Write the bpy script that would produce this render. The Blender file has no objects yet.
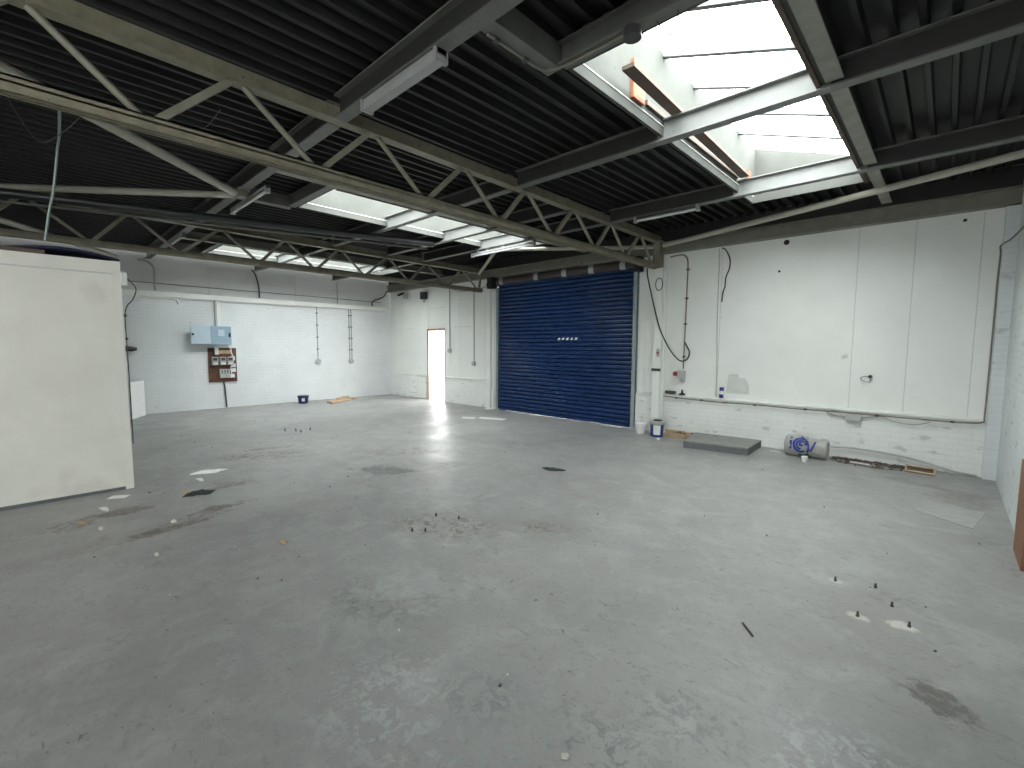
import bpy, math, random
from mathutils import Vector, Matrix
random.seed(7)
S = bpy.context.scene
COL = S.collection
# ------------------------------------------------------------------ materials
def mat(name, col, rough=.6, metal=0., var=.12, scale=4., bump=0., bscale=40., spec=.5, spot=None, coat=0):
    m = bpy.data.materials.new(name); m.use_nodes = True
    nt = m.node_tree; N = nt.nodes; L = nt.links
    b = N['Principled BSDF']
    b.inputs['Roughness'].default_value = rough
    b.inputs['Metallic'].default_value = metal
    b.inputs['Specular IOR Level'].default_value = spec
    tc = N.new('ShaderNodeTexCoord')
    nz = N.new('ShaderNodeTexNoise'); nz.inputs['Scale'].default_value = scale
    nz.inputs['Detail'].default_value = 6; nz.inputs['Roughness'].default_value = .65
    L.new(tc.outputs['Object'], nz.inputs['Vector'])
    rp = N.new('ShaderNodeValToRGB')
    rp.color_ramp.elements[0].position = .3; rp.color_ramp.elements[1].position = .7
    d = [max(0, c*(1-var)) for c in col]; e = [min(1, c*(1+var*.6)) for c in col]
    rp.color_ramp.elements[0].color = (*d, 1); rp.color_ramp.elements[1].color = (*e, 1)
    L.new(nz.outputs['Fac'], rp.inputs['Fac'])
    out = rp.outputs['Color']
    if spot:
        sc, sz, amt = spot
        n2 = N.new('ShaderNodeTexNoise'); n2.inputs['Scale'].default_value = sc; n2.inputs['Detail'].default_value = 4
        L.new(tc.outputs['Object'], n2.inputs['Vector'])
        mr = N.new('ShaderNodeMapRange'); mr.inputs[1].default_value = amt; mr.inputs[2].default_value = amt+.06
        L.new(n2.outputs['Fac'], mr.inputs[0])
        mx = N.new('ShaderNodeMix'); mx.data_type = 'RGBA'
        L.new(mr.outputs[0], mx.inputs[0]); L.new(out, mx.inputs[6]); mx.inputs[7].default_value = (*sz, 1)
        out = mx.outputs[2]
    L.new(out, b.inputs['Base Color'])
    if bump:
        n3 = N.new('ShaderNodeTexNoise'); n3.inputs['Scale'].default_value = bscale; n3.inputs['Detail'].default_value = 5
        L.new(tc.outputs['Object'], n3.inputs['Vector'])
        bp = N.new('ShaderNodeBump'); bp.inputs['Strength'].default_value = bump; bp.inputs['Distance'].default_value = .01
        L.new(n3.outputs['Fac'], bp.inputs['Height']); L.new(bp.outputs['Normal'], b.inputs['Normal'])
    return m

def brick_mat(name, col, axis, bcol=None, strength=.35, grime=.62):
    m = mat(name, col, rough=.75, var=.07, scale=1.3)
    nt = m.node_tree; N = nt.nodes; L = nt.links; b = N['Principled BSDF']
    tc = [n for n in N if n.type == 'TEX_COORD'][0]
    sp = N.new('ShaderNodeSeparateXYZ'); L.new(tc.outputs['Object'], sp.inputs[0])
    cb = N.new('ShaderNodeCombineXYZ')
    L.new(sp.outputs[axis], cb.inputs[0]); L.new(sp.outputs[2], cb.inputs[1])
    br = N.new('ShaderNodeTexBrick'); L.new(cb.outputs[0], br.inputs['Vector'])
    br.inputs['Scale'].default_value = 1; br.inputs['Brick Width'].default_value = .225
    br.inputs['Row Height'].default_value = .075; br.inputs['Mortar Size'].default_value = .008
    br.inputs['Mortar Smooth'].default_value = .6
    br.inputs['Color1'].default_value = (1,1,1,1); br.inputs['Color2'].default_value = (.94,.94,.94,1)
    br.inputs['Mortar'].default_value = (.72,.72,.72,1)
    old = b.inputs['Base Color'].links[0].from_socket
    mx = N.new('ShaderNodeMix'); mx.data_type = 'RGBA'; mx.blend_type = 'MULTIPLY'; mx.inputs[0].default_value = .28
    L.new(old, mx.inputs[6]); L.new(br.outputs['Color'], mx.inputs[7])
    # worn marks where paint has chipped
    n2 = N.new('ShaderNodeTexNoise'); n2.inputs['Scale'].default_value = 7; n2.inputs['Detail'].default_value = 8
    mp = N.new('ShaderNodeMapping'); mp.inputs['Scale'].default_value = (.6,.6,1.6)
    L.new(tc.outputs['Object'], mp.inputs[0]); L.new(mp.outputs[0], n2.inputs['Vector'])
    mr = N.new('ShaderNodeMapRange'); mr.inputs[1].default_value = grime; mr.inputs[2].default_value = grime+.07; mr.inputs[4].default_value = .5
    L.new(n2.outputs['Fac'], mr.inputs[0])
    m2 = N.new('ShaderNodeMix'); m2.data_type = 'RGBA'; L.new(mr.outputs[0], m2.inputs[0])
    L.new(mx.outputs[2], m2.inputs[6]); m2.inputs[7].default_value = (*(bcol or (.33,.32,.3)), 1)
    L.new(m2.outputs[2], b.inputs['Base Color'])
    bp = N.new('ShaderNodeBump'); bp.inputs['Strength'].default_value = strength; bp.inputs['Distance'].default_value = .01
    ad = N.new('ShaderNodeMath'); ad.operation = 'MULTIPLY_ADD'; ad.inputs[1].default_value = .5
    n4 = N.new('ShaderNodeTexNoise'); n4.inputs['Scale'].default_value = 25; L.new(tc.outputs['Object'], n4.inputs['Vector'])
    L.new(n4.outputs['Fac'], ad.inputs[0]); L.new(br.outputs['Color'], ad.inputs[2])
    L.new(ad.outputs[0], bp.inputs['Height']); L.new(bp.outputs['Normal'], b.inputs['Normal'])
    return m

M = {}
M['clad'] = mat('white_cladding', (.79,.8,.77), .5, var=.06, scale=1.2, bump=.05, bscale=8, spot=(3.2,(.55,.55,.52),.72))
M['cladL'] = mat('white_cladding_upper', (.62,.63,.62), .6, var=.08, scale=1.2)
M['brickB'] = brick_mat('painted_brick_back', (.79,.8,.78), 0, grime=.60)
M['brickL'] = brick_mat('painted_brick_left', (.74,.77,.785), 1, grime=.68, strength=.45)
M['blockR'] = brick_mat('painted_block_right', (.68,.72,.73), 1, strength=.2)
M['seam'] = mat('seam_paint', (.6,.61,.58), .7)
M['chan'] = mat('channel_paint', (.62,.63,.59), .6, var=.15)
M['taupe'] = mat('taupe_steel', (.2,.195,.16), .55, var=.2, scale=6)
M['truss'] = mat('truss_paint', (.235,.218,.155), .5, var=.3, scale=9, spot=(18,(.15,.12,.08),.66))
M['web'] = mat('truss_web_paint', (.25,.24,.185), .45, var=.2, scale=9)
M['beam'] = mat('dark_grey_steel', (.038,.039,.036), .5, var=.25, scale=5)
M['flange'] = mat('grey_flange', (.15,.152,.14), .5, var=.2, scale=6)  # beam flanges lighter than their webs: floor bounce light put into the colour
M['sheet'] = mat('black_sheeting', (.015,.016,.0145), .6, var=.4, scale=2.5)
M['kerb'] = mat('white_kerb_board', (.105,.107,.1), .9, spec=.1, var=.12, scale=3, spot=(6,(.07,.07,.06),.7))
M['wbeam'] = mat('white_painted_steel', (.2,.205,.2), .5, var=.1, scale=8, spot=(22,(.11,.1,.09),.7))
M['trim'] = mat('pale_channel', (.26,.26,.22), .55, var=.25, scale=6)
M['gbar'] = mat('aluminium_bar', (.13,.135,.14), .5)
M['patch'] = mat('floor_patch', (.35,.345,.335), .6, var=.15, scale=10)
M['wood'] = mat('brown_plank', (.11,.075,.055), .7, var=.3, scale=9)
M['orange'] = mat('orange_primer_timber', (.32,.1,.045), .7, var=.5, scale=12)
M['tube'] = mat('cream_tube', (.42,.41,.34), .45, var=.12, scale=5)
M['blackpipe'] = mat('black_pipe', (.03,.032,.033), .35)
M['white'] = mat('white_plastic', (.75,.76,.75), .4, var=.05)
M['offw'] = mat('dusty_white_enamel', (.36,.365,.36), .45, var=.1, scale=8)
M['cond'] = mat('painted_conduit', (.4,.4,.38), .5)
M['rust'] = mat('rust_conduit', (.2,.17,.145), .6)
M['blk'] = mat('black_rubber', (.015,.015,.015), .5)
M['dk'] = mat('dark_grey_plastic', (.06,.06,.06), .5)
M['blue'] = mat('navy_shutter_paint', (.005,.026,.105), .3, var=.2, scale=1.5, spec=.5)
M['galv'] = mat('galvanised_steel', (.36,.42,.46), .45, metal=.35, var=.15, scale=8)
M['barrel'] = mat('brown_barrel', (.06,.045,.045), .6)
M['label'] = mat('silver_tape', (.4,.42,.42), .4)
M['part'] = mat('partition_cream_board', (.8,.79,.71), .42, var=.1, scale=1.1, spot=(1.1,(.71,.69,.62),.56))
M['cab'] = mat('pale_blue_cabinet', (.3,.42,.52), .4, var=.06)
M['cab2'] = mat('light_blue_cabinet', (.5,.6,.68), .4, var=.06)
M['board'] = mat('stained_backboard', (.13,.055,.03), .6, var=.4, scale=10)
M['tubb'] = mat('blue_tub', (.012,.035,.2), .35)
M['tubn'] = mat('navy_tub', (.008,.012,.06), .35)
M['cardb'] = mat('cardboard', (.45,.33,.21), .8, var=.2, scale=12)
M['timber'] = mat('pale_timber', (.52,.38,.25), .7, var=.25, scale=12)
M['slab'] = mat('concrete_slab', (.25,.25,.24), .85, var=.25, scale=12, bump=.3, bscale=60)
M['slabs'] = mat('concrete_slab_shaded', (.13,.14,.145), .85, var=.25, scale=12, bump=.3, bscale=60)  # darker copy of the slab concrete, side shade put into the colour
M['bag'] = mat('grey_plastic_sack', (.36,.36,.33), .35, var=.15, scale=10, bump=.5, bscale=14)
M['logo'] = mat('logo_blue', (.02,.04,.25), .4)
M['green'] = mat('green_plastic', (.02,.12,.04), .4)
M['dgreen'] = mat('dark_green_rag', (.02,.035,.03), .8)
M['paper'] = mat('paper', (.75,.75,.73), .8, var=.05)
M['chip'] = mat('plaster_chip', (.6,.58,.53), .9, var=.2, scale=30)
M['debris'] = mat('brown_debris', (.09,.065,.05), .9, var=.5, scale=30)
M['red'] = mat('red_switch', (.22,.03,.03), .4)
M['greyb'] = mat('grey_box', (.42,.43,.42), .5)
M['post'] = mat('brown_post', (.23,.09,.04), .5, var=.3, scale=6)
M['frame'] = mat('orange_door_frame', (.42,.2,.1), .6, var=.3, scale=8)
M['tarp'] = mat('navy_tarpaulin', (.015,.018,.05), .5, bump=.6, bscale=6)
M['hose'] = mat('grey_green_hose', (.14,.19,.17), .4)
M['ext'] = mat('pale_yard', (.45,.45,.43), .8)
M['steelr'] = mat('rusty_bolt', (.07,.06,.055), .6)
M['tubel'] = mat('unlit_tube_glass', (.6,.62,.62), .2, var=.02)

def glass():
    m = bpy.data.materials.new('clear_glazing'); m.use_nodes = True
    nt = m.node_tree; N = nt.nodes; L = nt.links; N.clear()
    o = N.new('ShaderNodeOutputMaterial'); t = N.new('ShaderNodeBsdfTransparent'); t.inputs[0].default_value = (.95,.975,.965,1)
    g = N.new('ShaderNodeBsdfGlossy'); g.inputs['Roughness'].default_value = .08
    x = N.new('ShaderNodeMixShader'); x.inputs[0].default_value = .05
    L.new(t.outputs[0], x.inputs[1]); L.new(g.outputs[0], x.inputs[2]); L.new(x.outputs[0], o.inputs[0])
    return m
M['glass'] = glass()

# ---- floor material with stains that have their own shape
def floor_mat():
    m = bpy.data.materials.new('painted_concrete_floor'); m.use_nodes = True
    nt = m.node_tree; N = nt.nodes; L = nt.links; b = N['Principled BSDF']
    tc = N.new('ShaderNodeTexCoord'); P = tc.outputs['Object']
    def noise(sc, det=6, rough=.6, dist=0., stretch=None):
        n = N.new('ShaderNodeTexNoise'); n.inputs['Scale'].default_value = sc; n.inputs['Detail'].default_value = det
        n.inputs['Roughness'].default_value = rough; n.inputs['Distortion'].default_value = dist
        if stretch:
            mp = N.new('ShaderNodeMapping'); mp.inputs['Scale'].default_value = stretch; L.new(P, mp.inputs[0]); L.new(mp.outputs[0], n.inputs['Vector'])
        else: L.new(P, n.inputs['Vector'])
        return n.outputs['Fac']
    def mrange(s, a, c, lo=0., hi=1.):
        r = N.new('ShaderNodeMapRange'); r.inputs[1].default_value = a; r.inputs[2].default_value = c
        r.inputs[3].default_value = lo; r.inputs[4].default_value = hi; L.new(s, r.inputs[0]); return r.outputs[0]
    def mix(f, a, c):
        x = N.new('ShaderNodeMix'); x.data_type = 'RGBA'
        L.new(f, x.inputs[0])
        for i, s in ((6, a), (7, c)):
            if isinstance(s, tuple): x.inputs[i].default_value = (*s, 1)
            else: L.new(s, x.inputs[i])
        return x.outputs[2]
    def mul(a, c):
        x = N.new('ShaderNodeMath'); x.operation = 'MULTIPLY'; L.new(a, x.inputs[0])
        if isinstance(c, float): x.inputs[1].default_value = c
        else: L.new(c, x.inputs[1])
        return x.outputs[0]
    big = noise(.45, 5, .6, .4)
    c = mix(mrange(big, .35, .65), (.225,.224,.22), (.31,.304,.295))
    c = mix(mrange(noise(.9, 6, .65, .8), .5, .68, 0, .45), c, (.235,.22,.2))
    mid = noise(3.2, 8, .7, .6)
    c = mix(mrange(mid, .48, .68, 0, .6), c, (.36,.365,.355))
    fine = noise(22, 8, .75)
    c = mix(mrange(fine, .54, .68, 0, .5), c, (.15,.15,.145))
    speck = noise(70, 3, .6)
    c = mix(mrange(speck, .665, .70, 0, .6), c, (.08,.075,.07))
    c = mix(mul(mrange(noise(16, 5, .7, .6, (1,1.6,1)), .635, .665, 0, .75), mrange(noise(.8, 3, .5), .45, .54)), c, (.085,.08,.072))
    wear = noise(6, 9, .75, 1.5, (1,2.2,1))
    c = mix(mrange(wear, .575, .63, 0, .5), c, (.17,.163,.15))
    c = mix(mrange(noise(11, 9, .8, 1., (1.5,1,1)), .62, .67, 0, .5), c, (.12,.115,.105))
    # stains: x, y, rx, ry, angle, colour, strength, edge noise
    warp = noise(5, 7, .7, .5)
    fineb = noise(14, 7, .75, .6)
    for (x, y, rx, ry, a, col, st, kind) in STAINS:
        mp = N.new('ShaderNodeMapping'); mp.vector_type = 'TEXTURE'
        mp.inputs['Location'].default_value = (x, y, 0); mp.inputs['Rotation'].default_value = (0, 0, math.radians(a))
        mp.inputs['Scale'].default_value = (rx, ry, 1000)
        L.new(P, mp.inputs[0])
        ln = N.new('ShaderNodeVectorMath'); ln.operation = 'LENGTH'; L.new(mp.outputs[0], ln.inputs[0])
        ad = N.new('ShaderNodeMath'); ad.operation = 'MULTIPLY_ADD'; ad.inputs[1].default_value = 2.2 if kind == 0 else 1.6
        L.new(warp if kind == 0 else fineb, ad.inputs[0]); L.new(ln.outputs['Value'], ad.inputs[2])
        f = mrange(ad.outputs[0], 1.8 if kind == 0 else 1.5, 1.6 if kind == 0 else 1.25, 0, st)
        if kind == 0: f = mul(f, mrange(fineb, .42, .52, .45, 1))
        if kind == 2: f = mul(f, mrange(fineb, .5, .56))
        c = mix(f, c, col)
    L.new(c, b.inputs['Base Color'])
    rr = mrange(noise(1.6, 8, .7, .8), .3, .7, .3, .55)
    L.new(rr, b.inputs['Roughness'])
    b.inputs['Specular IOR Level'].default_value = .5
    bp = N.new('ShaderNodeBump'); bp.inputs['Strength'].default_value = .35; bp.inputs['Distance'].default_value = .012
    h = N.new('ShaderNodeMath'); h.operation = 'ADD'; L.new(noise(9, 9, .7, .5), h.inputs[0]); L.new(mul(noise(2.2, 4, .5), 1.4), h.inputs[1])
    L.new(h.outputs[0], bp.inputs['Height']); L.new(bp.outputs['Normal'], b.inputs['Normal'])
    return m
BR = (.13,.105,.085); DK = (.1,.1,.098)
STAINS = [
 (8.02,-6.85,.42,.14,100,BR,1,0), (8.3,-7.35,.45,.12,100,BR,.9,0), (8.2,-7.1,.7,.25,100,BR,.8,2), (7.5,-7.55,.42,.17,95,BR,.95,0), (7.6,-7.9,.4,.3,95,BR,.8,2), (7.3,-6.65,.45,.1,95,BR,.8,0), (7.2,-6.5,.5,.3,40,BR,.7,2),
 (5.9,-5.9,.9,.3,75,BR,.7,2), (5.6,-5.6,.5,.14,75,BR,.8,0), (6.1,-5.8,1.4,.6,55,BR,.8,2), (8.0,-5.0,.6,.3,40,DK,.8,0), (7.2,-4.3,1.3,.5,50,BR,.6,2), (9.95,-5.6,1.0,.55,30,BR,.9,2), (10.6,-5.0,.5,.25,30,BR,.8,2), (12.0,-6.75,1.1,.6,20,(.13,.14,.14),.75,2), (12.9,-6.0,.6,.5,20,(.4,.42,.42),.6,2), (11.6,-6.9,1.2,.8,20,(.4,.42,.42),.5,2), (10.6,-6.6,.8,.5,20,(.13,.135,.13),.6,2),
 (13.16,-5.3,.2,.13,-45,(.11,.1,.09),.9,0), (13.16,-5.3,.4,.25,-45,(.13,.12,.11),.8,2), (13.3,-1.4,.35,.7,0,(.16,.13,.11),.5,0), (12.35,-.33,.55,.12,-5,(.05,.042,.035),.9,0),
 (12.1,-.15,1.3,.09,0,(.06,.05,.045),.8,0), (9.5,-3.48,.16,.06,20,(.04,.04,.038),.9,1), (8.4,-4.2,.9,.25,45,DK,.4,2),
 (12.81,-4.74,.09,.07,0,(.5,.5,.47),.85,1), (13.01,-4.68,.11,.08,10,(.56,.54,.49),.9,1), (12.64,-4.33,.07,.05,0,(.5,.5,.47),.7,1),
 (12.95,-4.35,.3,.25,0,DK,.4,2), (12.4,-6.2,.55,.35,20,(.12,.13,.135),.5,2), (11.6,-6.7,.5,.4,0,(.12,.13,.13),.5,2),
 (12.9,-.9,.5,.2,-20,DK,.45,0), (3.5,-3.5,.8,.3,45,DK,.3,2), (10.6,-6.4,.5,.3,40,(.38,.39,.385),.35,0),
]
M['floor'] = floor_mat()

# ------------------------------------------------------------------ builder
def wl(p):
    v = Vector((0,0,0))
    while p is not None: v += p.location; p = p.parent
    return v
class MB:
    def __init__(s): s.v = []; s.f = []
    def box(s, x0, x1, y0, y1, z0, z1):
        k = len(s.v)
        s.v += [(x,y,z) for x in (x0,x1) for y in (y0,y1) for z in (z0,z1)]
        s.f += [tuple(k+i for i in q) for q in ((0,1,3,2),(4,6,7,5),(0,4,5,1),(2,3,7,6),(0,2,6,4),(1,5,7,3))]
        return s
    def obox(s, c, size, mtx):
        k = len(s.v); a = [q/2 for q in size]
        for x in (-1,1):
            for y in (-1,1):
                for z in (-1,1): s.v.append(tuple(Vector(c) + mtx @ Vector((x*a[0],y*a[1],z*a[2]))))
        s.f += [tuple(k+i for i in q) for q in ((0,1,3,2),(4,6,7,5),(0,4,5,1),(2,3,7,6),(0,2,6,4),(1,5,7,3))]
        return s
    def bar(s, a, b, w, h):
        a = Vector(a); b = Vector(b); d = (b-a); L = d.length; d.normalize()
        up = Vector((0,0,1)) if abs(d.z) < .95 else Vector((0,1,0))
        x = d.cross(up).normalized(); z = x.cross(d)
        return s.obox((a+b)/2, (w, L, h), Matrix((x, d, z)).transposed())
    def prism(s, prof, axis, a, b):   # prof: 2D list in the two other axes (order: x,y,z minus axis)
        k = len(s.v); n = len(prof)
        for t in (a, b):
            for (u, w) in prof:
                p = [u, w]; p.insert(axis, t); s.v.append(tuple(p))
        s.f.append(tuple(range(k+n-1, k-1, -1))); s.f.append(tuple(range(k+n, k+2*n)))
        for i in range(n):
            j = (i+1) % n; s.f.append((k+i, k+j, k+n+j, k+n+i))
        return s
    def tube(s, pts, r, n=8, cap=True):
        pts = [Vector(p) for p in pts]; k = len(s.v); prev = None
        for i, p in enumerate(pts):
            d = (pts[min(i+1,len(pts)-1)] - pts[max(i-1,0)]).normalized()
            if prev is None:
                up = Vector((0,0,1)) if abs(d.z) < .9 else Vector((1,0,0))
                x = d.cross(up).normalized()
            else: x = (prev - d*prev.dot(d)).normalized()
            prev = x; y = d.cross(x)
            rr = r[i] if isinstance(r, (list, tuple)) else r
            for q in range(n):
                a = 2*math.pi*q/n; s.v.append(tuple(p + (x*math.cos(a)+y*math.sin(a))*rr))
        for i in range(len(pts)-1):
            for q in range(n):
                a = k+i*n+q; b = k+i*n+(q+1)%n; s.f.append((a, b, b+n, a+n))
        if cap:
            s.f.append(tuple(range(k+n-1, k-1, -1))); e = k+(len(pts)-1)*n; s.f.append(tuple(range(e, e+n)))
        return s
    def lathe(s, prof, c, n=24, squash=None):   # prof (r,z)
        k = len(s.v)
        for (r, z) in prof:
            for q in range(n):
                a = 2*math.pi*q/n; s.v.append((c[0]+r*math.cos(a), c[1]+r*math.sin(a), c[2]+z))
        for i in range(len(prof)-1):
            for q in range(n):
                a = k+i*n+q; b = k+i*n+(q+1)%n; s.f.append((a, b, b+n, a+n))
        s.f.append(tuple(range(k+n-1, k-1, -1))); e = k+(len(prof)-1)*n; s.f.append(tuple(range(e, e+n)))
        return s
    def build(s, name, m, parent=None, smooth=False, bevel=0, loc=None):
        me = bpy.data.meshes.new(name)
        o = bpy.data.objects.new(name, me)
        if parent is not None: off = wl(parent); o.parent = parent
        elif loc is not None: off = Vector(loc); o.location = off
        else:
            xs = [v[0] for v in s.v]; ys = [v[1] for v in s.v]; zs = [v[2] for v in s.v]
            off = Vector(((min(xs)+max(xs))/2, (min(ys)+max(ys))/2, min(zs))); o.location = off
        me.from_pydata([tuple(Vector(v)-off) for v in s.v], [], s.f); me.update()
        me.materials.append(M[m])
        if smooth:
            for p in me.polygons: p.use_smooth = True
            try: me.set_sharp_from_angle(angle=math.radians(40))
            except Exception: pass
        COL.objects.link(o)
        if bevel:
            bv = o.modifiers.new('bevel', 'BEVEL'); bv.width = bevel; bv.segments = 2; bv.limit_method = 'ANGLE'
        return o
def B(): return MB()
def tag(o, label, cat, group=None, kind=None):
    o['label'] = label; o['category'] = cat
    if group: o['group'] = group
    if kind: o['kind'] = kind
    return o
def struct(o): o['kind'] = 'structure'; return o
def thing(name, loc, label, cat, group=None):
    o = bpy.data.objects.new(name, None); o.location = loc; o.empty_display_size = .1; COL.objects.link(o)
    return tag(o, label, cat, group)
def lab(o, t): o['label'] = t; return o
def smooth_pts(pts, k=6):
    P = [Vector(p) for p in pts]; out = []
    for i in range(len(P)-1):
        p0 = P[max(i-1,0)]; p1 = P[i]; p2 = P[i+1]; p3 = P[min(i+2,len(P)-1)]
        for j in range(k):
            t = j/k
            out.append(.5*((2*p1)+(-p0+p2)*t+(2*p0-5*p1+4*p2-p3)*t*t+(-p0+3*p1-3*p2+p3)*t**3))
    out.append(P[-1]); return out
def dup(root, delta, rotz=0, scale=None):
    def cp(o, par):
        c = o.copy(); COL.objects.link(c); c.parent = par
        for ch in kids.get(o, []): cp(ch, c)
        return c
    kids = {}
    for o in list(COL.objects):
        if o.parent is not None: kids.setdefault(o.parent, []).append(o)
    r = cp(root, None); r.location = Vector(root.location) + Vector(delta); r.rotation_euler.z += rotz
    if scale: r.scale = scale
    return r

# ------------------------------------------------------------------ dimensions
XR = 13.62; YF = -13.0; ZR = 3.68
LIGHTS = [(11.09, 12.31), (6.38, 7.53), (1.62, 2.85)]       # rooflight x ranges
RY0, RY1 = -5.34, -1.26
T1, T2 = 9.2, 4.42

# ------------------------------------------------------------------ setting
fb = B().box(-.3, XR+.3, YF-.3, .35, -.2, 0)
fo = struct(fb.build('floor', 'floor', loc=(0,0,0)))
# left wall x=0: painted brick below, boarding above
wl_ = B().box(-.25, 0, YF, .3, 0, 2.74)
wlo = struct(wl_.build('wall_left', 'brickL', loc=(0,0,0)))
up = B().box(-.25, -.04, YF, .3, 2.74, 3.8)
upo = up.build('upper_boarding', 'cladL', wlo)
sb = B()
for y in (-4.96, -2.9, -.5): sb.box(-.04, -.032, y-.008, y+.008, 2.74, 3.68)
sb.build('board_joint', 'seam', wlo)
# back wall y=0
wb = B()
def seg(b, x0, x1, z0, z1, y0=.04): b.box(x0, x1, y0, .28, z0, z1)
DX0, DX1, DZ = 2.02, 2.80, 2.07
seg(wb, 0, DX0, .70, 3.8); seg(wb, DX0, DX1, DZ, 3.8); seg(wb, DX1, 4.9, .70, 3.8)
seg(wb, 4.9, 8.76, 3.22, 3.8); seg(wb, 8.76, XR+.25, .70, 3.8)
wb.box(4.85, 8.8, .2, .28, 2.95, 3.3)
wbo = struct(wb.build('wall_back', 'clad', loc=(0,0,0)))
lo = B()
lo.box(0, DX0, 0, .28, 0, .70); lo.box(DX1, 4.9, 0, .28, 0, .70); lo.box(8.76, XR+.25, 0, .28, 0, .70)
loo = lo.build('brick_plinth', 'brickB', wbo)
ld = B()
for (a, b_) in ((.5, DX0), (DX1, 4.78), (8.8, 9.08), (9.32, XR-.12)):
    ld.prism([(-.03,.695),(-.03,.712),(.035,.73),(.04,.695)], 0, a, b_)
ld.build('ledge', 'clad', wbo)
js = B()
for x in (10.27, 12.11, 12.71, 13.33, 3.45, 4.45, .62, 2.02, 3.02): js.box(x-.005, x+.005, .0375, .045, .73, 3.25)
for x0, x1, z in ((DX0+.02, DX1+.05, 2.66), (3.2, 3.9, 2.1), (.9,1.3,2.1)): js.box(x0, x1, .034, .045, z-.006, z+.006)
js.build('board_joint', 'seam', wbo)
# worn render patches low down beside the door
rp = B(); rp.prism([(1.05,.0),(1.05,.16),(1.45,.16),(1.5,.28),(1.52,.68),(1.98,.68),(1.98,.0)], 1, -.012, .0)
rp.build('patched_render', 'greyb', wbo)
rp2 = B(); rp2.prism([(1.06,.02),(1.06,.145),(1.47,.145),(1.515,.27),(1.535,.665),(1.97,.665),(1.97,.02)], 1, -.02, -.012)
rp2.build('patched_render', 'brickB', wbo)
WY0, WY1, WZ0, WZ1 = -12.5, -9.4, 2.25, 3.35
q = B(); q.box(XR, XR+.25, WY1, .3, 0, 3.8); q.box(XR, XR+.25, YF, WY0, 0, 3.8); q.box(XR, XR+.25, WY0, WY1, 0, WZ0); q.box(XR, XR+.25, WY0, WY1, WZ1, 3.8)
struct(q.build('wall_right', 'blockR', loc=(0,0,0)))
q = B(); q.box(XR-.01, XR+.2, WY0, WY0+.05, WZ0, WZ1); q.box(XR-.01, XR+.2, WY1-.05, WY1, WZ0, WZ1); q.box(XR-.03, XR+.2, WY0, WY1, WZ0-.03, WZ0+.03); q.box(XR-.01, XR+.2, WY0, WY1, WZ1-.05, WZ1); q.box(XR+.05, XR+.1, (WY0+WY1)/2-.03, (WY0+WY1)/2+.03, WZ0, WZ1)
struct(q.build('window_5', 'galv', loc=(0,0,0)))  # added high window behind the camera, brightens the partition
struct(B().box(13.5, XR, -.1, .04, 0, 3.25).build('trim_1', 'blockR', loc=(0,0,0)))
FX0, FX1 = 11.5, 13.2
q = B(); q.box(-.25, FX0, YF-.25, YF, 0, 3.8); q.box(FX1, XR+.25, YF-.25, YF, 0, 3.8); q.box(FX0, FX1, YF-.25, YF, 3.3, 3.8); q.box(FX0, FX1, YF-.25, YF, 0, 1.2)
struct(q.build('wall_front', 'clad', loc=(0,0,0)))
q = B(); q.box(FX0, FX0+.06, YF-.25, YF+.03, 1.2, 3.3); q.box(FX1-.06, FX1, YF-.25, YF+.03, 1.2, 3.3); q.box(FX0, FX1, YF-.25, YF+.05, 1.16, 1.22); q.box(FX0, FX1, YF-.25, YF+.03, 3.2, 3.3)
struct(q.build('window_4', 'galv', loc=(0,0,0)))  # added unseen window, lets in light from behind the camera
# boxed panel band above eaves beam
struct(B().box(0, XR, -.02, .04, 3.46, 3.72).build('trim_2', 'beam', loc=(0,0,0)))

# ceiling: corrugated sheets, ribs run along y
cb = B()
pitch = .155
prof = [(0, 0), (.036, 0), (.046, .065), (.145, .065), (.155, 0)]
xs = []
x = -.02
while x < XR+.1:
    for (u, z) in prof[:-1]: xs.append((x+u, z))
    x += pitch
def zat(xx):
    for i in range(len(xs)-1):
        if xs[i][0] <= xx <= xs[i+1][0]:
            t = (xx-xs[i][0])/(xs[i+1][0]-xs[i][0]); return xs[i][1]*(1-t)+xs[i+1][1]*t
    return 0
cuts = [c for ab in LIGHTS for c in (ab[0]-.03, ab[1]+.03)]
allx = sorted(xs + [(c, zat(c)) for c in cuts])
for i in range(len(allx)-1):
    (xa, za), (xb, zb) = allx[i], allx[i+1]
    if xb-xa < 1e-5: continue
    mx_ = (xa+xb)/2
    hole = any(a-.03 < mx_ < b_+.03 for a, b_ in LIGHTS)
    for (ya, yb) in (((YF-.1, RY0-.03), (RY1+.03, .2)) if hole else ((YF-.1, .2),)):
        k = len(cb.v)
        cb.v += [(xa,ya,ZR+za),(xb,ya,ZR+zb),(xb,yb,ZR+zb),(xa,yb,ZR+za)]
        cb.f.append((k,k+1,k+2,k+3))
co = cb.build('ceiling', 'sheet', loc=(0,0,0))
so = co.modifiers.new('thick', 'SOLIDIFY'); so.thickness = .004; so.offset = 1
struct(co)

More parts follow.
